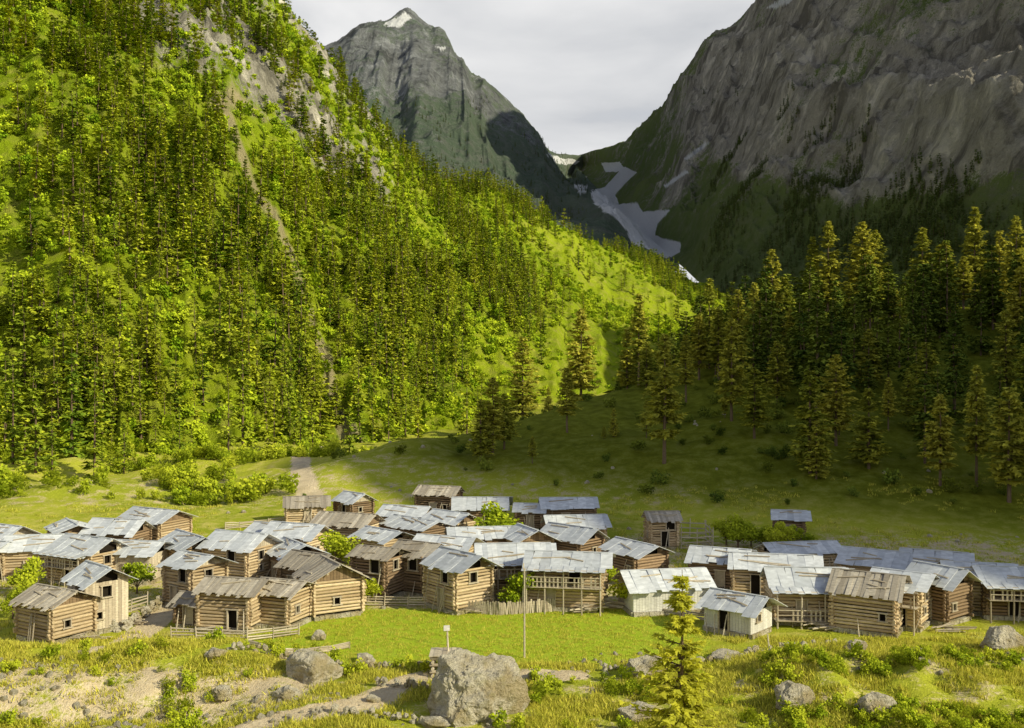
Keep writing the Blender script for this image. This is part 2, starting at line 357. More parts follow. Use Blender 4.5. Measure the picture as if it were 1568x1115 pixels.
def broadleaf(name,seed,H=5.,R=2.,n=900,leaf=.28,trunk=True,mat=None):
    r=random.Random(seed);b=MB();cl=[]
    nc=9
    for i in range(nc):
        a=r.uniform(0,6.28);q=R*r.uniform(.1,.7);z=H*(r.uniform(.4,.85) if trunk else r.uniform(.2,.75))
        cl.append((math.cos(a)*q,math.sin(a)*q,z,R*r.uniform(.3,.55)))
        if trunk: b.cyl((0,0,H*.25),(math.cos(a)*q,math.sin(a)*q,z),.06,.02,4,0,.5,False)
    if trunk: b.cyl((0,0,0),(0,0,H*.5),.12,.07,6,0,.5,False)
    for i in range(n):
        cx,cy,cz,cr=r.choice(cl);v=Vector((r.gauss(0,1),r.gauss(0,1),r.gauss(0,.85))).normalized()*cr*(r.random()**.35)
        p=Vector((cx,cy,cz))+v;
        if p.z<0: p.z=r.uniform(0,.2)
        d=Vector((r.gauss(0,1),r.gauss(0,1),r.gauss(0,1))).normalized();e=d.orthogonal().normalized();s=leaf*r.uniform(.6,1.3)
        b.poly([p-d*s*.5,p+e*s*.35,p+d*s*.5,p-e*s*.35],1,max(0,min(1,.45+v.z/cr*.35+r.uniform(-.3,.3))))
    return b.mesh(name,[M_bark,mat or M_bush])
def tuft(name,seed,n=16,h=.32,sp=.22):
    r=random.Random(seed);b=MB()
    for i in range(n):
        x,y=r.gauss(0,sp),r.gauss(0,sp);a=r.uniform(0,6.28);hh=h*r.uniform(.5,1.2);w_=.035
        lx,ly=r.gauss(0,.12),r.gauss(0,.12)
        b.poly([(x-math.cos(a)*w_,y-math.sin(a)*w_,-.03),(x+math.cos(a)*w_,y+math.sin(a)*w_,-.03),(x+lx,y+ly,hh)],1,r.random())
    return b.mesh(name,[M_bark,M_grass])
import bmesh
def boulder_mesh(name,seed,sub=3,dims=(1,1,1),mat=None,cuts=9):
    r=random.Random(seed);bm=bmesh.new();bmesh.ops.create_icosphere(bm,subdivisions=sub,radius=1.)
    pl=[(Vector((r.gauss(0,1),r.gauss(0,1),r.gauss(0,.8))).normalized(),r.uniform(.6,.88)) for _ in range(cuts)]
    from mathutils import noise as mn
    for v in bm.verts:
        for n_,d in pl:
            q=v.co.dot(n_)
            if q>d: v.co-=n_*(q-d)
        o=Vector((seed*3.1,0,0))
        v.co+=v.co.normalized()*(mn.fractal(v.co*2.1+o,.7,2.1,6)*.13)
        v.co.x*=dims[0];v.co.y*=dims[1];v.co.z*=dims[2]
    me=bpy.data.meshes.new(name);bm.to_mesh(me);bm.free();me.materials.append(mat or M_stone);return me

def protos(cname,meshes):
    c=bpy.data.collections.new(cname)
    for i,m in enumerate(meshes):
        c.objects.link(bpy.data.objects.new(m.name,m))
    return c
def scatter(name,pts,scl,col,tilt=0.,xy=None):
    n=len(pts)
    if n==0:return
    me=bpy.data.meshes.new(name);me.from_pydata(np.asarray(pts).tolist(),[],[])
    rot=np.zeros((n,3),np.float32);rot[:,2]=RNG.uniform(0,6.283,n);rot[:,0]=RNG.normal(0,1,n)*tilt;rot[:,1]=RNG.normal(0,1,n)*tilt
    sc=np.repeat(np.asarray(scl,np.float32)[:,None],3,1)
    if xy is not None: sc[:,:2]*=np.asarray(xy)[:,None]
    a=me.attributes.new('rot','FLOAT_VECTOR','POINT');a.data.foreach_set('vector',rot.ravel())
    a=me.attributes.new('scl','FLOAT_VECTOR','POINT');a.data.foreach_set('vector',sc.astype(np.float32).ravel())
    a=me.attributes.new('idx','INT','POINT');a.data.foreach_set('value',RNG.randint(0,len(col.objects),n).astype(np.int32))
    o=bpy.data.objects.new(name,me);SC.collection.objects.link(o)
    g=bpy.data.node_groups.new(name+'_instancing','GeometryNodeTree')
    g.interface.new_socket('Geometry',in_out='INPUT',socket_type='NodeSocketGeometry');g.interface.new_socket('Geometry',in_out='OUTPUT',socket_type='NodeSocketGeometry')
    i=g.nodes.new('NodeGroupInput');ou=g.nodes.new('NodeGroupOutput');ip=g.nodes.new('GeometryNodeInstanceOnPoints')
    ci=g.nodes.new('GeometryNodeCollectionInfo');ci.inputs['Collection'].default_value=col;ci.inputs['Separate Children'].default_value=True;ci.inputs['Reset Children'].default_value=True
    def na(nm,ty):
        q=g.nodes.new('GeometryNodeInputNamedAttribute');q.data_type=ty;q.inputs['Name'].default_value=nm
        return [s for s in q.outputs if s.enabled and s.name=='Attribute'][0]
    g.links.new(i.outputs[0],ip.inputs['Points']);g.links.new(ci.outputs[0],ip.inputs['Instance']);ip.inputs['Pick Instance'].default_value=True
    g.links.new(na('idx','INT'),ip.inputs['Instance Index']);g.links.new(na('rot','FLOAT_VECTOR'),ip.inputs['Rotation']);g.links.new(na('scl','FLOAT_VECTOR'),ip.inputs['Scale'])
    g.links.new(ip.outputs[0],ou.inputs[0])
    md=o.modifiers.new('instances','NODES');md.node_group=g
    return o
def sample(P,dens,n):
    a=P[:-1,:-1];b=P[1:,:-1];c=P[:-1,1:]
    ar=np.linalg.norm(np.cross(b-a,c-a),axis=-1)*dens[:-1,:-1];p=ar.ravel()/ar.sum()
    k=RNG.choice(len(p),n,p=p);i,j=np.unravel_index(k,ar.shape);s=RNG.rand(n,1);t=RNG.rand(n,1)
    return P[i,j]*(1-s)*(1-t)+P[i+1,j]*s*(1-t)+P[i,j+1]*(1-s)*t+P[i+1,j+1]*s*t
C_con=protos('slope_conifers',[conifer('slope_conifer',i,15,R=[2.6,3.1,2.2,3.6,2.8,3.8][i],cs=.05,lev=19,nb=6,tri=1.0,mat=M_leafS,k=3,gap=.08,pw=[.8,.65,.9,.7,.6,.5][i]) for i in range(6)])
C_far=protos('far_conifers',[conifer('far_conifer',20+i,14,R=2.8,cs=.03,lev=10,nb=4,tri=1.8,mat=M_leafF,k=2) for i in range(3)])
C_bush=protos('bushes',[broadleaf('bush',40+i,3.2,2.0,300,.5,False) for i in range(4)])
C_bushS=protos('slope_shrubs',[broadleaf('slope_shrub',50+i,3.6,2.1,190,.7,False,M_bushS) for i in range(4)])
C_tuft=protos('grass_tufts',[tuft('grass_tuft',60+i) for i in range(5)])
C_rock=protos('stones',[boulder_mesh('stone',80+i,2) for i in range(4)])
def kspec(i,nm,mat,lev=42,k=6,tri=.85,st=True): return conifer(nm,100+i,20,R=[4.0,4.6,3.6,4.8,4.2][i],cs=[.12,.2,.3,.1,.22][i],lev=lev,nb=9,tri=tri,mat=mat,k=k,gap=.1,sticks=st,lean=1.,pw=[.6,.5,.65,.55,.7][i])
MS=[kspec(i,'knoll_spruce',M_leafD) for i in range(5)]
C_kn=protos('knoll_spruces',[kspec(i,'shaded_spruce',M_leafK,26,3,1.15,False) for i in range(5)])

dn=fbm(PL[...,0]*.02,PL[...,1]*.02,5,91)
spL=np.ones((520,1))*np.linspace(0,4,300)[None]
inf=(uL>-200)&(spL<3.15)
past=sst(770,880,uL)*sst(-.12,.05,fbm(PL[...,0]*.014,PL[...,1]*.010,3,92)+.05*sst(3.1,2.4,spL))
dens=np.clip(.42+dn*4.6,0.03,1)*inf*(1-.85*crag)*(.3+.7*sst(.3,1.1,spL))*(1-.8*trail)
dens*=(1-.6*sst(760,900,uL)*sst(3,1.2,spL))*(1-.9*past)
pt=sample(PL,dens,5000);n=len(pt)
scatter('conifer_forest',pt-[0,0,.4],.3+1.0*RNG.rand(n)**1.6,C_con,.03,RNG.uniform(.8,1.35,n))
dens=np.clip(.55-dn*1.2,0.08,1)*inf*(1-.8*crag)*(.35+.65*sst(.2,.9,spL))*(1-.85*past)*(1-trail)
pt=sample(PL,dens,9500);n=len(pt)
scatter('mountainside_shrubs',pt-[0,0,.3],RNG.uniform(.4,1.4,n),C_bushS,.1)
nz=fbm(PR[...,0]*.012,PR[...,1]*.012,5,95)
dens=np.clip(sst(230,400,vR)*.5+nz*3.-.1,0,1)*sst(1060,1140,uR)*(uR<1700)*(vR>140)*(1-snR)
pt=sample(PR,dens,4200);scatter('distant_conifers',pt,RNG.uniform(.35,.9,len(pt)),C_far,.02)
nz=fbm(PF[...,0]*.012,PF[...,1]*.012,5,96)
dens=np.clip(sst(200,380,vF)*.7+nz*2.,0,1)*(vF>150)*(uF>480)*(uF<900)
pt=sample(PF,dens,2000);scatter('distant_conifers',pt,RNG.uniform(.4,.8,len(pt)),C_far,.02)

def gp(xy): return np.column_stack([xy,G(xy[:,0],xy[:,1])])
N=2500
xy=np.column_stack([RNG.uniform(20,160,N),RNG.uniform(120,300,N)])
d_=fbm(xy[:,0]*.06,xy[:,1]*.06,3,97)+.5
yc=np.interp(xy[:,0],kx,ky)
edge=np.interp(xy[:,0],[20,36,44,55,65,80,120],[215,178,155,138,128,124,122])
keep=(xy[:,1]>edge+RNG.rand(N)**2*40)&(RNG.rand(N)<d_*.85)&((np.abs(xy[:,1]-yc+2)>6)|(RNG.rand(N)<.3))&(xy[:,0]>26)
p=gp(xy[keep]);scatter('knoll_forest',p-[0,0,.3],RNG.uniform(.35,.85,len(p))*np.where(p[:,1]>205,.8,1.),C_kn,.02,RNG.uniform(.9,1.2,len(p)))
xy=np.column_stack([RNG.uniform(-30,130,520),RNG.uniform(125,215,520)]);xy=xy[RNG.rand(520)<.2+.6*(xy[:,0]>25)]
p=gp(xy);scatter('knoll_shrubs',p,RNG.uniform(.2,.7,len(p)),protos('knoll_bushes',[broadleaf('knoll_bush',140+i,3.2,2.0,300,.5,False,M_leafK) for i in range(3)]),.1)
xy=np.column_stack([RNG.uniform(-110,-25,900),RNG.uniform(138,215,900)]);xy=xy[fbm(xy[:,0]*.06,xy[:,1]*.06,3,98)+.5>.5]
p=gp(xy);scatter('valley_shrubs',p,RNG.uniform(.3,1.1,len(p)),C_bush,.1)

def place(name,mesh,x,y,z,s,sxy=1.,rz=None):
    o=bpy.data.objects.new(name,mesh);SC.collection.objects.link(o);o.location=(x,y,z);o.scale=(s*sxy,s*sxy,s);o.rotation_euler=(0,0,random.uniform(0,6.28) if rz is None else rz);return o
trees=[(1268,335,228),(1320,338,226),(1342,410,215),(1182,378,200),(1155,430,188),(1086,422,196),(1120,485,158),(978,447,198),(990,520,190),(1018,508,143),(1412,345,224),(1446,368,222),(1492,314,214),(1530,350,216),(1556,328,210),(1240,562,137),(1280,540,146),(1495,555,131),(1418,520,150),(1562,405,178),(1300,430,212),(1370,440,214),(1210,470,190),(1385,480,190),(1455,430,206),(1330,500,170),(1190,520,165),(1050,510,175),(1540,470,165),(755,575,152),(736,610,150),(772,600,156),(868,560,162),(800,512,215),(890,470,260),(940,622,158),(925,650,156),(815,665,146),(1250,640,135),(1110,600,160),(1390,560,158),(1460,520,170),(1360,575,150),(1570,520,140),(990,610,155),(840,590,190),(1155,560,150),(1245,360,230),(1200,420,205),(1475,390,210),(1580,380,190),(1340,350,230),(1100,470,185),(1130,440,200),(1440,600,132),(1330,590,138),(1545,590,126),(1285,600,150),(1020,560,165),(1070,480,190),(960,500,205)]
for i,(u,vt,d) in enumerate(trees):
    x=(u-CU)/F*d;z=g1(x,d);h=HC+(CV-vt)/F*d-z
    place('spruce_tree',MS[i%5],x,d,z-.2,h/20.,(1.0 if h>16 else 1.2)*random.uniform(.9,1.2))
for (u,vt,d) in [(145,585,178),(190,640,172),(372,540,205),(420,585,205),(535,618,198),(275,620,185),(350,585,195),(55,560,180),(20,540,185),(320,470,250),(110,520,200),(595,600,250),(640,590,255),(715,570,240),(460,600,215),(80,640,170)]:
    x=(u-CU)/F*d;z=g1(x,d);h=HC+(CV-vt)/F*d-z
    place('conifer_tree',C_con.objects[random.randrange(5)].data,x,d,z-.3,min(h,24)/15.,.95)
M_leafN=foliage_mat('young_spruce_needles',(.56,.58,.06),(.66,.64,.08),.5,.6)
fs=conifer('foreground_spruce_mesh',321,10,R=2.9,cs=.04,lev=44,nb=11,tri=.30,mat=M_leafN,k=10,gap=.05,sticks=True,lean=.6,pw=.9)
x=(1043-CU)/F*40;z=g1(x,40);place('young_spruce_tree',fs,x,40,z,(HC-(872-CV)/F*40-z)/10.,1.)
BT=[broadleaf('village_tree_mesh',200+i,5,2.0,1600,.28,True) for i in range(3)]
for i,(u,vt,d,s) in enumerate([(768,766,108.5,1),(518,806,99,1),(965,880,85,.8),(1130,785,108,1.1),(1112,790,110,.9),(1195,796,107,1.1),(1240,810,105,.8),(1150,792,109,1.),(210,855,91,.7),(40,850,90,.7),(793,868,84.5,.6),(1215,800,110,.8),(20,890,82,.5),(1170,800,109,1),(560,880,87,.5),(930,850,93,.6),(640,860,95,.6)]):
    x=(u-CU)/F*d;z=g1(x,d);h=max(1.5,HC+(CV-vt)/F*d-z);place('broadleaf_tree',BT[i%3],x,d,z-.3,h/4.6,1.25)

N=42000;xy=np.column_stack([RNG.uniform(-36,40,N),RNG.uniform(52,76,N)])
dd=np.zeros(N)
for p_,w_ in zip(paths[:2],(1.1,1.1)): dd=np.maximum(dd,sst(w_*1.8,w_*.9,segd(xy[:,0],xy[:,1],p_)))
bk=sst(-9,-14,xy[:,0])*sst(60,61,xy[:,1])*sst(66,64.8,xy[:,1])
fi=(xy[:,0]>-20)&(xy[:,0]<15)&(xy[:,1]>69.3)
nn=fbm(xy[:,0]*.35,xy[:,1]*.35,4,99)+.5
keep=(RNG.rand(N)>dd)&(RNG.rand(N)>bk*.8)&(nn>.44)&(~fi)
p=gp(xy[keep]);scatter('grass',p,RNG.uniform(.4,1.2,len(p)),C_tuft,.15)
xy=np.column_stack([RNG.uniform(-20,15,4000),RNG.uniform(69.5,85,4000)]);p=gp(xy);scatter('field_crop',p,RNG.uniform(.3,.6,len(p)),C_tuft,.1)
xy=np.column_stack([RNG.uniform(-70,70,8000),RNG.uniform(76,135,8000)]);xy=xy[(fbm(xy[:,0]*.2,xy[:,1]*.2,3,100)+.5>.5)&~((xy[:,0]>-20)&(xy[:,0]<15)&(xy[:,1]<86))]
p=gp(xy);scatter('village_grass',p,RNG.uniform(.5,1.3,len(p)),C_tuft,.1)
def bsh(n,x0,x1,y0,y1,s0,s1,th=.5,sd=0):
    xy=np.column_stack([RNG.uniform(x0,x1,n),RNG.uniform(y0,y1,n)]);return xy[fbm(xy[:,0]*.2,xy[:,1]*.2,3,110+sd)+.5>th]
xy=np.vstack([bsh(520,16,42,54,66,0,0,.45),bsh(90,-2,16,56,66,0,0,.5,1),bsh(90,-34,-12,64,72,0,0,.5,2),bsh(110,-34,-10,58,66,0,0,.5,4),bsh(25,-14,0,66,69,0,0,.4,3)])
p=gp(xy);scatter('low_shrubs',p,RNG.uniform(.12,.38,len(p)),C_bush,.1)
xy=np.vstack([bsh(360,-34,-10,58,66,0,0,.45),bsh(200,-10,40,55,72,0,0,.5,1),bsh(150,-60,60,84,118,0,0,.5,2),bsh(60,-40,60,125,165,0,0,.5,3)])
p=gp(xy);scatter('scattered_stones',p,RNG.uniform(.06,.30,len(p))*(1+.5*(p[:,1]>100)),C_rock,.5)
for i,(u,d,w_,h_,n_) in enumerate([(728,59,3.0,2.9,0),(480,66,2.2,1.4,1),(985,66.5,1.6,1.1,2),(340,63.5,.8,.55,3),(1400,67,1.3,.8,4),(1542,71,1.8,1.2,5),(1215,59.5,1.45,1.1,6),(1308,67.5,1.0,.6,7),(975,58.5,1.2,.7,8),(655,190,1.0,.8,9),(330,67,.9,.5,10),(560,70,.9,.5,11),(1120,70.5,1.6,.4,12),(440,62.5,.9,.6,13),(1340,57,1.2,.8,14),(572,61,.5,.35,18),(665,57,1.1,.4,19),(820,66,.6,.35,20),(490,76,.7,.5,21)]):
    x=(u-CU)/F*d;me=boulder_mesh('boulder_mesh',500+n_,6 if i==0 else(5 if i<9 else 4),(w_,w_*.85,h_),M_stone,14)
    place('boulder',me,x,d,g1(x,d)+h_*.36,1.,1.,random.uniform(-.5,.5))

# ---------------- buildings ----------------
def boardwall(b,p0,p1,z0,z1,openings,mi,r):
    L=(Vector(p1)-Vector(p0)).length;d=(Vector(p1)-Vector(p0))/L;n=max(2,int(L/.25));s=L/n;a=math.atan2(d.y,d.x)
    for i in range(n):
        c=(i+.5)*s;sg=[(z0,z1)]
        for o0,o1,a0,a1 in openings:
            if o0<c<o1: sg=[(z0,a0),(a1,z1)]
        for q0,q1 in sg:
            if q1-q0>.05:
                pc=Vector(p0)+d*c;b.box(T(pc.x,pc.y,(q0+q1)/2)@RZ(a),s*.93,.07,q1-q0-r.uniform(0,.05),mi,r.random())
def house(name,u,d,L,D,H,yaw,roof='tin',wall='log',storey=1,porch=False,pitch=.36,sd=0,ov=.5):
    r=random.Random(sd*13+5);x=(u-CU)/F*d;yw=math.radians(yaw)
    z=min(g1(x+a*L*.4,d+b*D*.4) for a in(-1,0,1) for b in(-1,0,1))
    E=bpy.data.objects.new(name,None);SC.collection.objects.link(E);E.location=(x,d,z);E.rotation_euler=(0,0,yw)
    wm={'log':M_log,'dark':M_logd,'board':M_board,'stone':M_plaster}[wall]
    b=MB();f0=.35;hl=.27;hx,hy=L/2,D/2
    for s_ in(-1,1):
        for k in range(int(L/.45)): b.box(T(-hx+.22+k*.45,s_*hy,f0/2-.25)@RZ(r.uniform(-.15,.15)),.43,.34,f0+.5+r.uniform(-.05,.02),1,r.random())
        for k in range(int(D/.45)): b.box(T(s_*hx,-hy+.22+k*.45,f0/2-.25)@RZ(r.uniform(-.15,.15)),.34,.43,f0+.5+r.uniform(-.05,.02),1,r.random())
    op={}
    dc=r.uniform(.2,.6)*L
    op['f']=[(dc,dc+.95,f0,f0+r.uniform(1.5,1.8))] if r.random()<.75 else []
    if L>4.4 and dc<L*.45 and r.random()<.6: op['f'].append((L*.75,L*.75+r.uniform(.5,.8),f0+.9,f0+1.5))
    if storey==2: op['f']+=[(L*.15,L*.15+.6,f0+H*.62,f0+H*.62+.6)] if r.random()<.5 else [(L*.55,L*.55+1.1,f0+H*.56,min(H-.1,f0+H*.56+1.2))]
    q=r.uniform(.2,.6)
    op['r']=([(D*q,D*q+.65,f0+.8,f0+1.4)] if r.random()<.6 else [])+([(D*.35,D*.35+.9,H-1.2,H-.3)] if storey==2 else [])
    op['l']=[(D*.45,D*.45+.6,f0+.9,f0+1.5)] if r.random()<.4 else [];op['b']=[]
    W4={'f':((-hx,-hy),(hx,-hy)),'r':((hx,-hy),(hx,hy)),'b':((hx,hy),(-hx,hy)),'l':((-hx,hy),(-hx,-hy))}
    for key,(p0,p1) in W4.items():
        p0=Vector((*p0,0));p1=Vector((*p1,0));Ln=(p1-p0).length;dr=(p1-p0)/Ln
        if wall in('log','dark'):
            off=0 if key in'fb' else hl/2;k=0
            while True:
                zc=f0+hl/2+off+k*hl
                if zc>H+.02: break
                sg=[(-.28+r.uniform(-.1,.08),Ln+.28+r.uniform(-.08,.12))]
                for o0,o1,a0,a1 in op[key]:
                    if a0<zc<a1:
                        ns=[]
                        for q0,q1 in sg:
                            if o0>q0 and o1<q1: ns+=[(q0,o0),(o1,q1)]
                            else: ns.append((q0,q1))
                        sg=ns
                tn=r.random();rr_=r.uniform(.105,.145);w0=r.uniform(-.04,.04)
                for q0,q1 in sg:
                    a=p0+dr*q0;c=p0+dr*q1;b.cyl((a.x,a.y,zc+w0),(c.x,c.y,zc-w0),rr_,rr_*.9,7,0,tn)
                k+=1
        else:
            boardwall(b,p0,p1,f0,H,op[key],0,r)
        for o0,o1,a0,a1 in op[key]:
            nrm=Vector((dr.y,-dr.x,0));an=math.atan2(dr.y,dr.x)
            for q in(o0+.04,o1-.04):
                c=p0+dr*q+nrm*.09;b.box(T(c.x,c.y,(a0+a1)/2)@RZ(an),.09,.2,a1-a0+.08,2,r.uniform(.1,.7))
            c=p0+dr*((o0+o1)/2)+nrm*.1;b.box(T(c.x,c.y,a1+.02)@RZ(an),o1-o0+.2,.22,.09,2,r.uniform(.1,.7))
            if a0>f0+.1: b.box(T(c.x,c.y,a0-.02)@RZ(an),o1-o0+.24,.26,.08,2,r.uniform(.1,.7))
            elif r.random()<.4:
                c=p0+dr*((o0+o1)/2)-nrm*.03
                b.box(T(c.x,c.y,(a0+a1)/2)@RZ(an),o1-o0-.14,.05,a1-a0-.06,2,r.uniform(.1,.5))
    for q in range(r.randint(1,4)):
        xx=r.uniform(-hx,hx);hh=r.uniform(1.2,H*.9);b.cyl((xx,-hy-.7,0),(xx+r.uniform(-.5,.5),-hy-.18,hh),.05,.04,5,2,r.random())
    ow=b.obj('walls',[wm,M_stone,M_board],E)
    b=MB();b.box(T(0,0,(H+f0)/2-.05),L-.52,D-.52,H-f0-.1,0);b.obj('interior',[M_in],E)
    b=MB();rise=hy*pitch
    for s_ in(-1,1):
        n=int(D/.28);w_=D/n;skip=r.random()<.55
        for i in range(n):
            y0=-hy+i*w_;y1=y0+w_*.92;zt=lambda y:H+.1+rise*(1-abs(y)/hy)
            if skip and abs((y0+y1)/2)<D*.22: continue
            X0=s_*hx;X1=X0+s_*.05;lo=H-.0
            P=[(y0,lo),(y1,lo),(y1,zt(y1)),(y0,zt(y0))];t=r.random()
            A=[(X0,p[0],p[1]) for p in P];B=[(X1,p[0],p[1]) for p in P]
            b.poly(B,0,t);b.poly(A,0,t)
            for q in range(4): b.poly([A[q],A[(q+1)%4],B[(q+1)%4],B[q]],0,t)
    for xx in(-hx+.3,hx-.3):
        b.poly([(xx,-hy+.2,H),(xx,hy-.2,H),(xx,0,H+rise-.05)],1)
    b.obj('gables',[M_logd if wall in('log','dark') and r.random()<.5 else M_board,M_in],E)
    b=MB();rm={'tin':M_tin,'shake':M_shake}[roof];an=math.atan(pitch)
    for s_ in(-1,1):
        xx=-hx-ov;k=0
        while xx<hx+ov:
            w_=r.uniform(.4,1.0) if roof=='tin' else r.uniform(.18,.4)
            ln=(hy+ov)/math.cos(an)+r.uniform(-.2,.35)*(1 if roof=='shake' else .8)
            zo=.16+(k%2)*.028+r.uniform(0,.03);k+=1
            M=T(xx+w_/2,0,H+rise+zo)@RX(-s_*an)@T(0,s_*ln/2,0)@RX(r.uniform(-.03,.03))@RZ(r.uniform(-.05,.05))
            b.box(M,w_+.03,ln,.035,0,r.random())
            xx+=w_
        for q in(.05,.5,.98):
            yy_=s_*hy*q;b.cyl((-hx-ov*.9,yy_,H+rise*(1-q)+.03),(hx+ov*.9,yy_,H+rise*(1-q)+.03),.08,.07,6,1,.4)
        for q in range(r.randint(1,4)):
            fy=r.uniform(.2,.9);fx=r.uniform(-.8,.3)*hx;b.box(T(fx+hx*.3,s_*hy*fy,H+rise*(1-fy)+.27)@RX(-s_*an)@RZ(r.uniform(-.3,.3)),r.uniform(1,L*.6),.1,.06,1,r.random())
    b.box(T(0,0,H+rise+.22),L+2*ov,.22,.05,0,.4)
    b.obj('roof',[rm,M_board],E)
    if porch:
        b=MB();py=-hy-1.2;zf=f0+(H*.5 if storey==2 else .25)
        n=max(3,int(L/1.5))
        for i in range(n+1):
            X0=-hx+L*i/n;b.cyl((X0,py,-.5),(X0+r.uniform(-.05,.05),py,H-.15),.075,.06,6,0,r.random())
        for k in range(6): b.box(T(0,-hy-.1-k*.2-.12,zf),L+.3,.18,.05,0,r.random())
        for zz_ in(.45,.85): b.cyl((-hx,py,zf+zz_),(hx,py,zf+zz_+r.uniform(-.05,.05)),.04,.04,5,0,r.random())
        for i in range(int(L/.35)):
            X0=-hx+.2+i*.35
            if r.random()<.75: b.box(T(X0,py+.03,zf+.42),.14,.025,.8,0,r.random())
        b.cyl((-hx-.3,py,H-.1),(hx+.3,py,H-.1),.07,.07,6,0,.6)
        for i in range(int((L+.8)/.5)): b.box(T(-hx-.4+i*.5+.25,-hy-.75,H-.02+.04*(i%2))@RX(.16),.52,1.6,.03,1,r.random())
        b.obj('veranda',[M_board,rm],E)
    return E
HS=[
(86,76.5,4.0,3.6,2.9,-38,'shake','log',1,0),(150,79,3.2,3.4,4.0,-50,'tin','board',2,0),(300,87,3.4,3.6,3.6,-42,'tin','log',2,0),
(360,79.5,4.2,3.6,3.1,-8,'shake','log',1,0),(433,80.5,3.2,3.4,2.8,-16,'shake','log',1,0),(506,84,3.8,4.2,3.2,-62,'shake','log',1,0),(300,80,2.0,2.2,2.0,-20,'shake','dark',1,0),
(368,97,5.2,4.2,3.4,-28,'tin','log',2,0),(290,99,5.2,4,3.0,-42,'tin','log',1,0),(135,96,5.6,4.2,3.2,-35,'tin','log',2,1),(212,97,4.6,3.8,2.8,-15,'tin','board',1,0),
(60,99,5.2,4,2.8,15,'tin','log',1,0),(5,104,4.6,4,2.7,-25,'tin','log',1,0),(238,112,6,4.4,2.9,-35,'tin','log',1,0),(180,107,5,4,2.6,-10,'tin','dark',1,0),(-25,98,4.6,4,2.8,-20,'tin','log',1,0),(110,108,4.6,3.6,2.4,-48,'tin','log',1,0),
(468,122,4.4,3.4,2.3,5,'shake','log',1,0),(542,124,3.2,3.2,2.4,-38,'tin','dark',1,0),(452,104,5,4.2,2.8,-30,'tin','log',1,0),(532,110,6,4.2,2.7,-18,'shake','log',1,0),
(580,90,3.4,3.2,3.8,-20,'shake','dark',2,0),(641,92,3.6,3.6,3.6,-38,'shake','dark',2,0),(702,86,4.2,3.8,3.7,-50,'tin','log',2,0),(785,91,6,4,3.4,5,'tin','log',2,1),
(868,86.5,6.2,4.0,3.8,-14,'tin','log',2,1),(972,97,4.8,3.8,2.9,-52,'tin','dark',1,0),(1015,85.5,6.6,4.4,2.2,14,'tin','stone',1,0),
(672,126,4.6,3.6,3.0,-12,'shake','dark',1,0),(735,121,5.8,3.6,2.3,6,'tin','dark',1,0),(870,120,6,3.8,2.7,4,'tin','dark',1,0),(880,111,6,3.4,2.3,6,'tin','log',1,0),(874,104,5.2,3.8,2.6,-42,'tin','dark',1,0),(812,119,3,3,2.2,-8,'tin','dark',1,0),
(635,110,6.2,4,2.5,-45,'tin','dark',1,0),(735,105,6.2,4.2,2.5,10,'tin','dark',1,0),(808,103,4,3.6,2.7,-58,'tin','log',1,0),(622,117,5,3.6,2.2,-14,'tin','log',1,0),(690,113,4.6,3.6,2.4,-45,'tin','log',1,0),
(450,97,4.4,4,2.8,-54,'tin','dark',1,0),(475,91,3.6,3.4,2.8,-34,'shake','dark',1,0),(420,107,4.4,3.6,2.3,-18,'tin','log',1,0),(585,103,4.4,3.6,2.8,-38,'tin','log',1,0),(680,99,5,3.8,2.8,-24,'tin','log',1,0),
(1013,110,2.9,2.6,3.2,3,'shake','log',2,0),(1222,101,6.6,3.4,1.9,4,'tin','log',1,0),(1103,94,4.8,4,2.6,-24,'tin','dark',1,0),(1130,78.5,4.0,3.4,2.0,-42,'tin','stone',1,0),
(1180,91,6.6,4,2.6,-12,'tin','log',1,0),(1232,82,5.6,4,3.0,-4,'tin','log',1,1),(1330,79,4.6,4.2,3.2,-34,'shake','log',1,0),(1380,80.5,3.6,3.8,3.4,-44,'tin','log',2,1),(1436,82,3.4,3.6,3.3,-54,'tin','dark',1,0),
(1495,85,4.8,4,3.2,-20,'tin','log',1,0),(1548,83.5,5.2,4,3.0,-2,'tin','dark',2,1),(1625,84,5,4,3.0,4,'tin','log',1,0),(1340,93,5.2,4,2.6,-25,'tin','log',1,0),(1430,91,4.8,3.8,2.8,-30,'tin','log',1,0),(1208,113,3,2.8,2.6,-8,'tin','dark',1,0)]
for i,h in enumerate(HS):
    nm='stone_house' if h[7]=='stone' else('timber_barn' if h[7]=='board' else 'log_cabin')
    house(nm,h[0],h[1],h[2],h[3],h[4],h[5]+random.uniform(-8,8),h[6],h[7],h[8],bool(h[9]),sd=i,pitch=random.uniform(.3,.55))

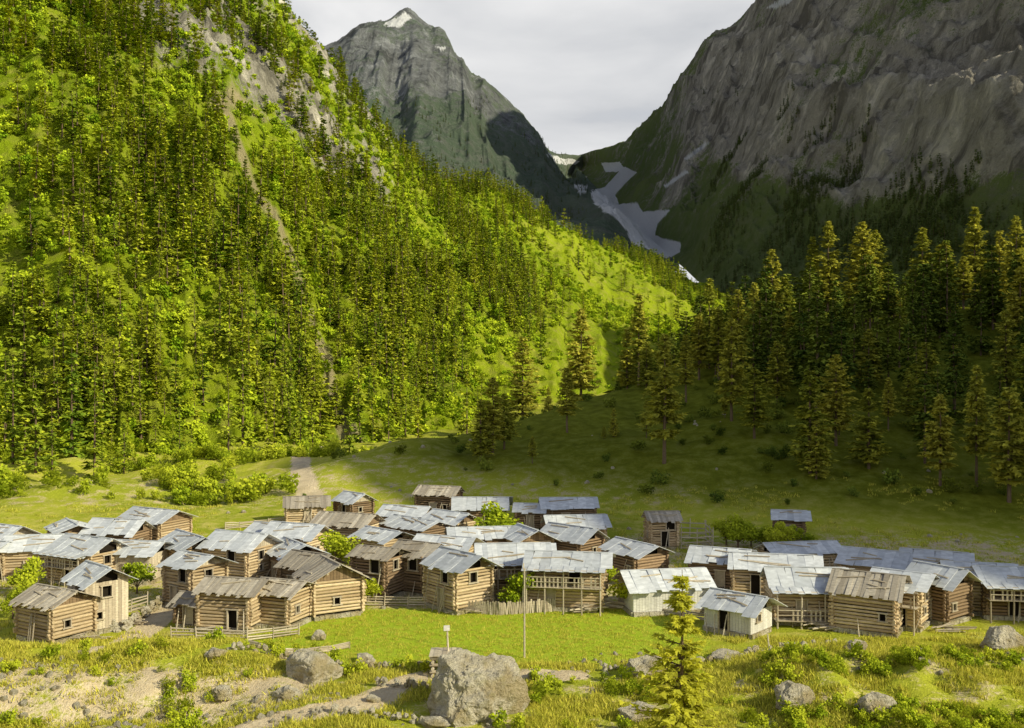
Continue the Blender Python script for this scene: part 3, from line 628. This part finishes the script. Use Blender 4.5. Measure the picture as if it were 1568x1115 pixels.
def fence(name,pl,kind,h=1.0,sd=0):
    r=random.Random(sd);b=MB()
    for (ax,ay),(bx,by) in zip(pl[:-1],pl[1:]):
        L=math.hypot(bx-ax,by-ay);an=math.atan2(by-ay,bx-ax)
        st=.16 if kind=='picket' else 1.6;n=max(1,int(L/st))
        for i in range(n+1):
            x=ax+(bx-ax)*i/n;y=ay+(by-ay)*i/n;z=g1(x,y)
            if kind=='picket': b.box(T(x,y,z+h*.45)@RZ(an)@RY(r.uniform(-.12,.12))@RX(r.uniform(-.1,.1)),.13,.03,h*r.uniform(.8,1.25),0,r.random())
            else: b.cyl((x,y,z-.3),(x+r.uniform(-.1,.1),y,z+h*r.uniform(.9,1.3)),.06,.045,5,0,r.random())
            if kind=='rail' and i<n:
                x2=ax+(bx-ax)*(i+1)/n;y2=ay+(by-ay)*(i+1)/n;z2=g1(x2,y2)
                for k in range(4): b.cyl((x,y+.07,z+.12+h*.25*k+r.uniform(-.04,.04)),(x2,y2+.07,z2+.12+h*.25*k+r.uniform(-.05,.05)),.075,.06,5,0,r.random())
    return b.obj(name,[M_board])
fence('picket_fence',[(-4.8,84.2),(-1,83.2),(3.6,84.5)],'picket',1.1,1)
fence('rail_fence',[(-13.2,86.5),(-9,86.2),(-4.8,86)],'rail',.9,2)
fence('rail_fence',[(-26,76),(-20,75.2),(-16.5,77)],'rail',.9,3)
fence('rail_fence',[(-19,71),(-16,70),(-12,73.5)],'rail',.4,4)
fence('rail_fence',[(8,86),(12,83.5),(16,81)],'rail',.6,5)
fence('rail_fence',[(18.5,109),(22,109),(22,113),(18.5,114)],'rail',2.2,6)
fence('rail_fence',[(30,100),(38,99),(46,101)],'rail',.8,7)
fence('rail_fence',[(-38,84),(-33,82.5),(-31.5,86)],'rail',1.2,9)
fence('rail_fence',[(-34,118),(-28,121),(-22,119)],'rail',.8,10)
def swall(name,pl,h,sd):
    r=random.Random(sd);mb=bmesh.new()
    for (ax,ay),(bx,by) in zip(pl[:-1],pl[1:]):
        L=math.hypot(bx-ax,by-ay)
        for k in range(int(L/.3*h/.25)):
            t=r.random();x=ax+(bx-ax)*t;y=ay+(by-ay)*t;z=g1(x,y)+r.uniform(0,h)
            s=r.uniform(.12,.26)
            res=bmesh.ops.create_icosphere(mb,subdivisions=1,radius=s,matrix=T(x+r.uniform(-.15,.15),y+r.uniform(-.15,.15),z)@RZ(r.uniform(0,6))@RX(r.uniform(0,6)))
            for v in res['verts']: v.co+=Vector((r.uniform(-1,1),r.uniform(-1,1),r.uniform(-1,1)))*s*.22
    m=bpy.data.meshes.new(name);mb.to_mesh(m);mb.free();m.materials.append(M_stone);o=bpy.data.objects.new(name,m);SC.collection.objects.link(o)
swall('dry_stone_wall',[(-8.6,63.5),(-5,62.6),(-3.6,61)],.5,1)
swall('dry_stone_wall',[(-20,68.5),(-14,68.6),(-9,68.2),(-4,68.4)],.4,2)
swall('dry_stone_wall',[(5,67.5),(12,69),(18,72),(24,73.5)],.35,3)
swall('dry_stone_wall',[(-33,79),(-30.5,78),(-30.4,88)],.8,4)
swall('dry_stone_wall',[(-12,59.5),(-8,58.3),(-4.5,57)],.35,5)
b=MB();r=random.Random(3)
for k in range(6):
    z=g1(-4.4,66)+.15+k*.22
    for s_ in(-1,1):
        if k%2: b.cyl((-5.4,66+s_*.7,z),(-3.5,66+s_*.7,z),.11,.1,7,0,r.random())
        else: b.cyl((-4.45+s_*.75,65.1,z),(-4.45+s_*.75,66.9,z),.11,.1,7,0,r.random())
for k in range(7): b.box(T(-5.3+k*.28,66,z+.2+.02*(k%2)),.27,2,.05,0,r.random())
b.obj('log_crib',[M_board])
def pole(name,u,d,h,r0,lean,arm=False):
    x=(u-CU)/F*d;z=g1(x,d);b=MB();b.cyl((x,d,z-.4),(x+lean,d,z+h),r0,r0*.7,8,0,.9)
    if arm: b.box(T(x+lean-.02,d-.09,z+h-.05)@RZ(.2),.4,.06,.35,1,1.)
    b.obj(name,[M_board,M_plaster])
pole('utility_pole',803,71,6.4,.07,0,False);pole('fence_post',1181,66,1.9,.06,-.25);pole('signpost',688,66.2,3.1,.08,-.15,True)
pole('fence_post',450,82,2.,.05,.1);pole('wooden_pole',800,84,4.2,.06,.1)
for (u,d,n) in[(330,77.5,6),(900,84,8),(1270,78.5,7),(720,84,6),(200,80,6),(1460,78,6),(520,87,5),(130,75.5,4)]:
    b=MB();x=(u-CU)/F*d;z=g1(x,d);r=random.Random(u)
    for k in range(n*2):
        a=r.uniform(-.5,.5);l=r.uniform(1.,2.4);ox,oy=r.uniform(-1,1),r.uniform(-.5,.5);zz_=z+.08+.1*(k//3)
        b.cyl((x+ox-math.cos(a)*l/2,d+oy-math.sin(a)*l/2,zz_),(x+ox+math.cos(a)*l/2,d+oy+math.sin(a)*l/2,zz_+r.uniform(-.05,.3)),.06,.05,5,0,r.random())
    b.obj('timber_pile',[M_board])

# ---------------- light & sky ----------------
AZ,EL=30,30
S=Vector((math.cos(math.radians(AZ))*math.cos(math.radians(EL)),-math.sin(math.radians(AZ))*math.cos(math.radians(EL)),math.sin(math.radians(EL))))
L=bpy.data.lights.new('sun','SUN');L.energy=5.;L.angle=math.radians(.5);L.color=(1,.93,.66)
o=bpy.data.objects.new('sun',L);SC.collection.objects.link(o);o.rotation_euler=S.to_track_quat('Z','Y').to_euler();o.location=(100,-50,100)
w=bpy.data.worlds.new('World');SC.world=w;w.use_nodes=True;t=w.node_tree;t.nodes.clear()
sky=nd(t,'ShaderNodeTexSky');sky.sky_type='NISHITA';sky.sun_disc=False;sky.sun_elevation=math.radians(EL);sky.sun_rotation=math.radians(90+AZ);sky.altitude=2500
tc=nd(t,'ShaderNodeTexCoord').outputs['Generated']
mp=nd(t,'ShaderNodeMapping');t.links.new(tc,mp.inputs[0]);mp.inputs['Scale'].default_value=(1,1,3.)
n=noise(t,mp.outputs[0],3.2,6,.5,.3)
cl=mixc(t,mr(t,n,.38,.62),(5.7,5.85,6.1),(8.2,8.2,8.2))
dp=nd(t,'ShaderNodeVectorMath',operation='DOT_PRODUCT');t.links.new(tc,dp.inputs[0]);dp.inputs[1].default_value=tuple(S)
boost=mth(t,'ADD',1.,mth(t,'MULTIPLY',mth(t,'POWER',mth(t,'MAXIMUM',dp.outputs['Value'],0.),2.),.9))  # clouds brightened toward the sun, out of view, to lift the ambient light
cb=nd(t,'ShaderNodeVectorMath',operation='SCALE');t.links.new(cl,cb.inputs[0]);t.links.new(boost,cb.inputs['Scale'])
sx=nd(t,'ShaderNodeSeparateXYZ');t.links.new(tc,sx.inputs[0])
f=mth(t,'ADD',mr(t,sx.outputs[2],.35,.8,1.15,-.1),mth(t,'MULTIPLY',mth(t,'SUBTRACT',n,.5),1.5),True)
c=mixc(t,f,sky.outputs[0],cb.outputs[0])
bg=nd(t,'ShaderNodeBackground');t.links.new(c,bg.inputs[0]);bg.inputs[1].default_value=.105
ow=nd(t,'ShaderNodeOutputWorld');t.links.new(bg.outputs[0],ow.inputs[0])
cam=bpy.data.cameras.new('camera');cam.lens=35;cam.sensor_width=36;cam.clip_end=30000;cam.clip_start=.5
co=bpy.data.objects.new('camera',cam);SC.collection.objects.link(co);co.location=(0,0,HC);co.rotation_euler=(math.radians(90),0,0);SC.camera=co
SC.view_settings.view_transform='Standard';SC.view_settings.look='None';SC.view_settings.exposure=0
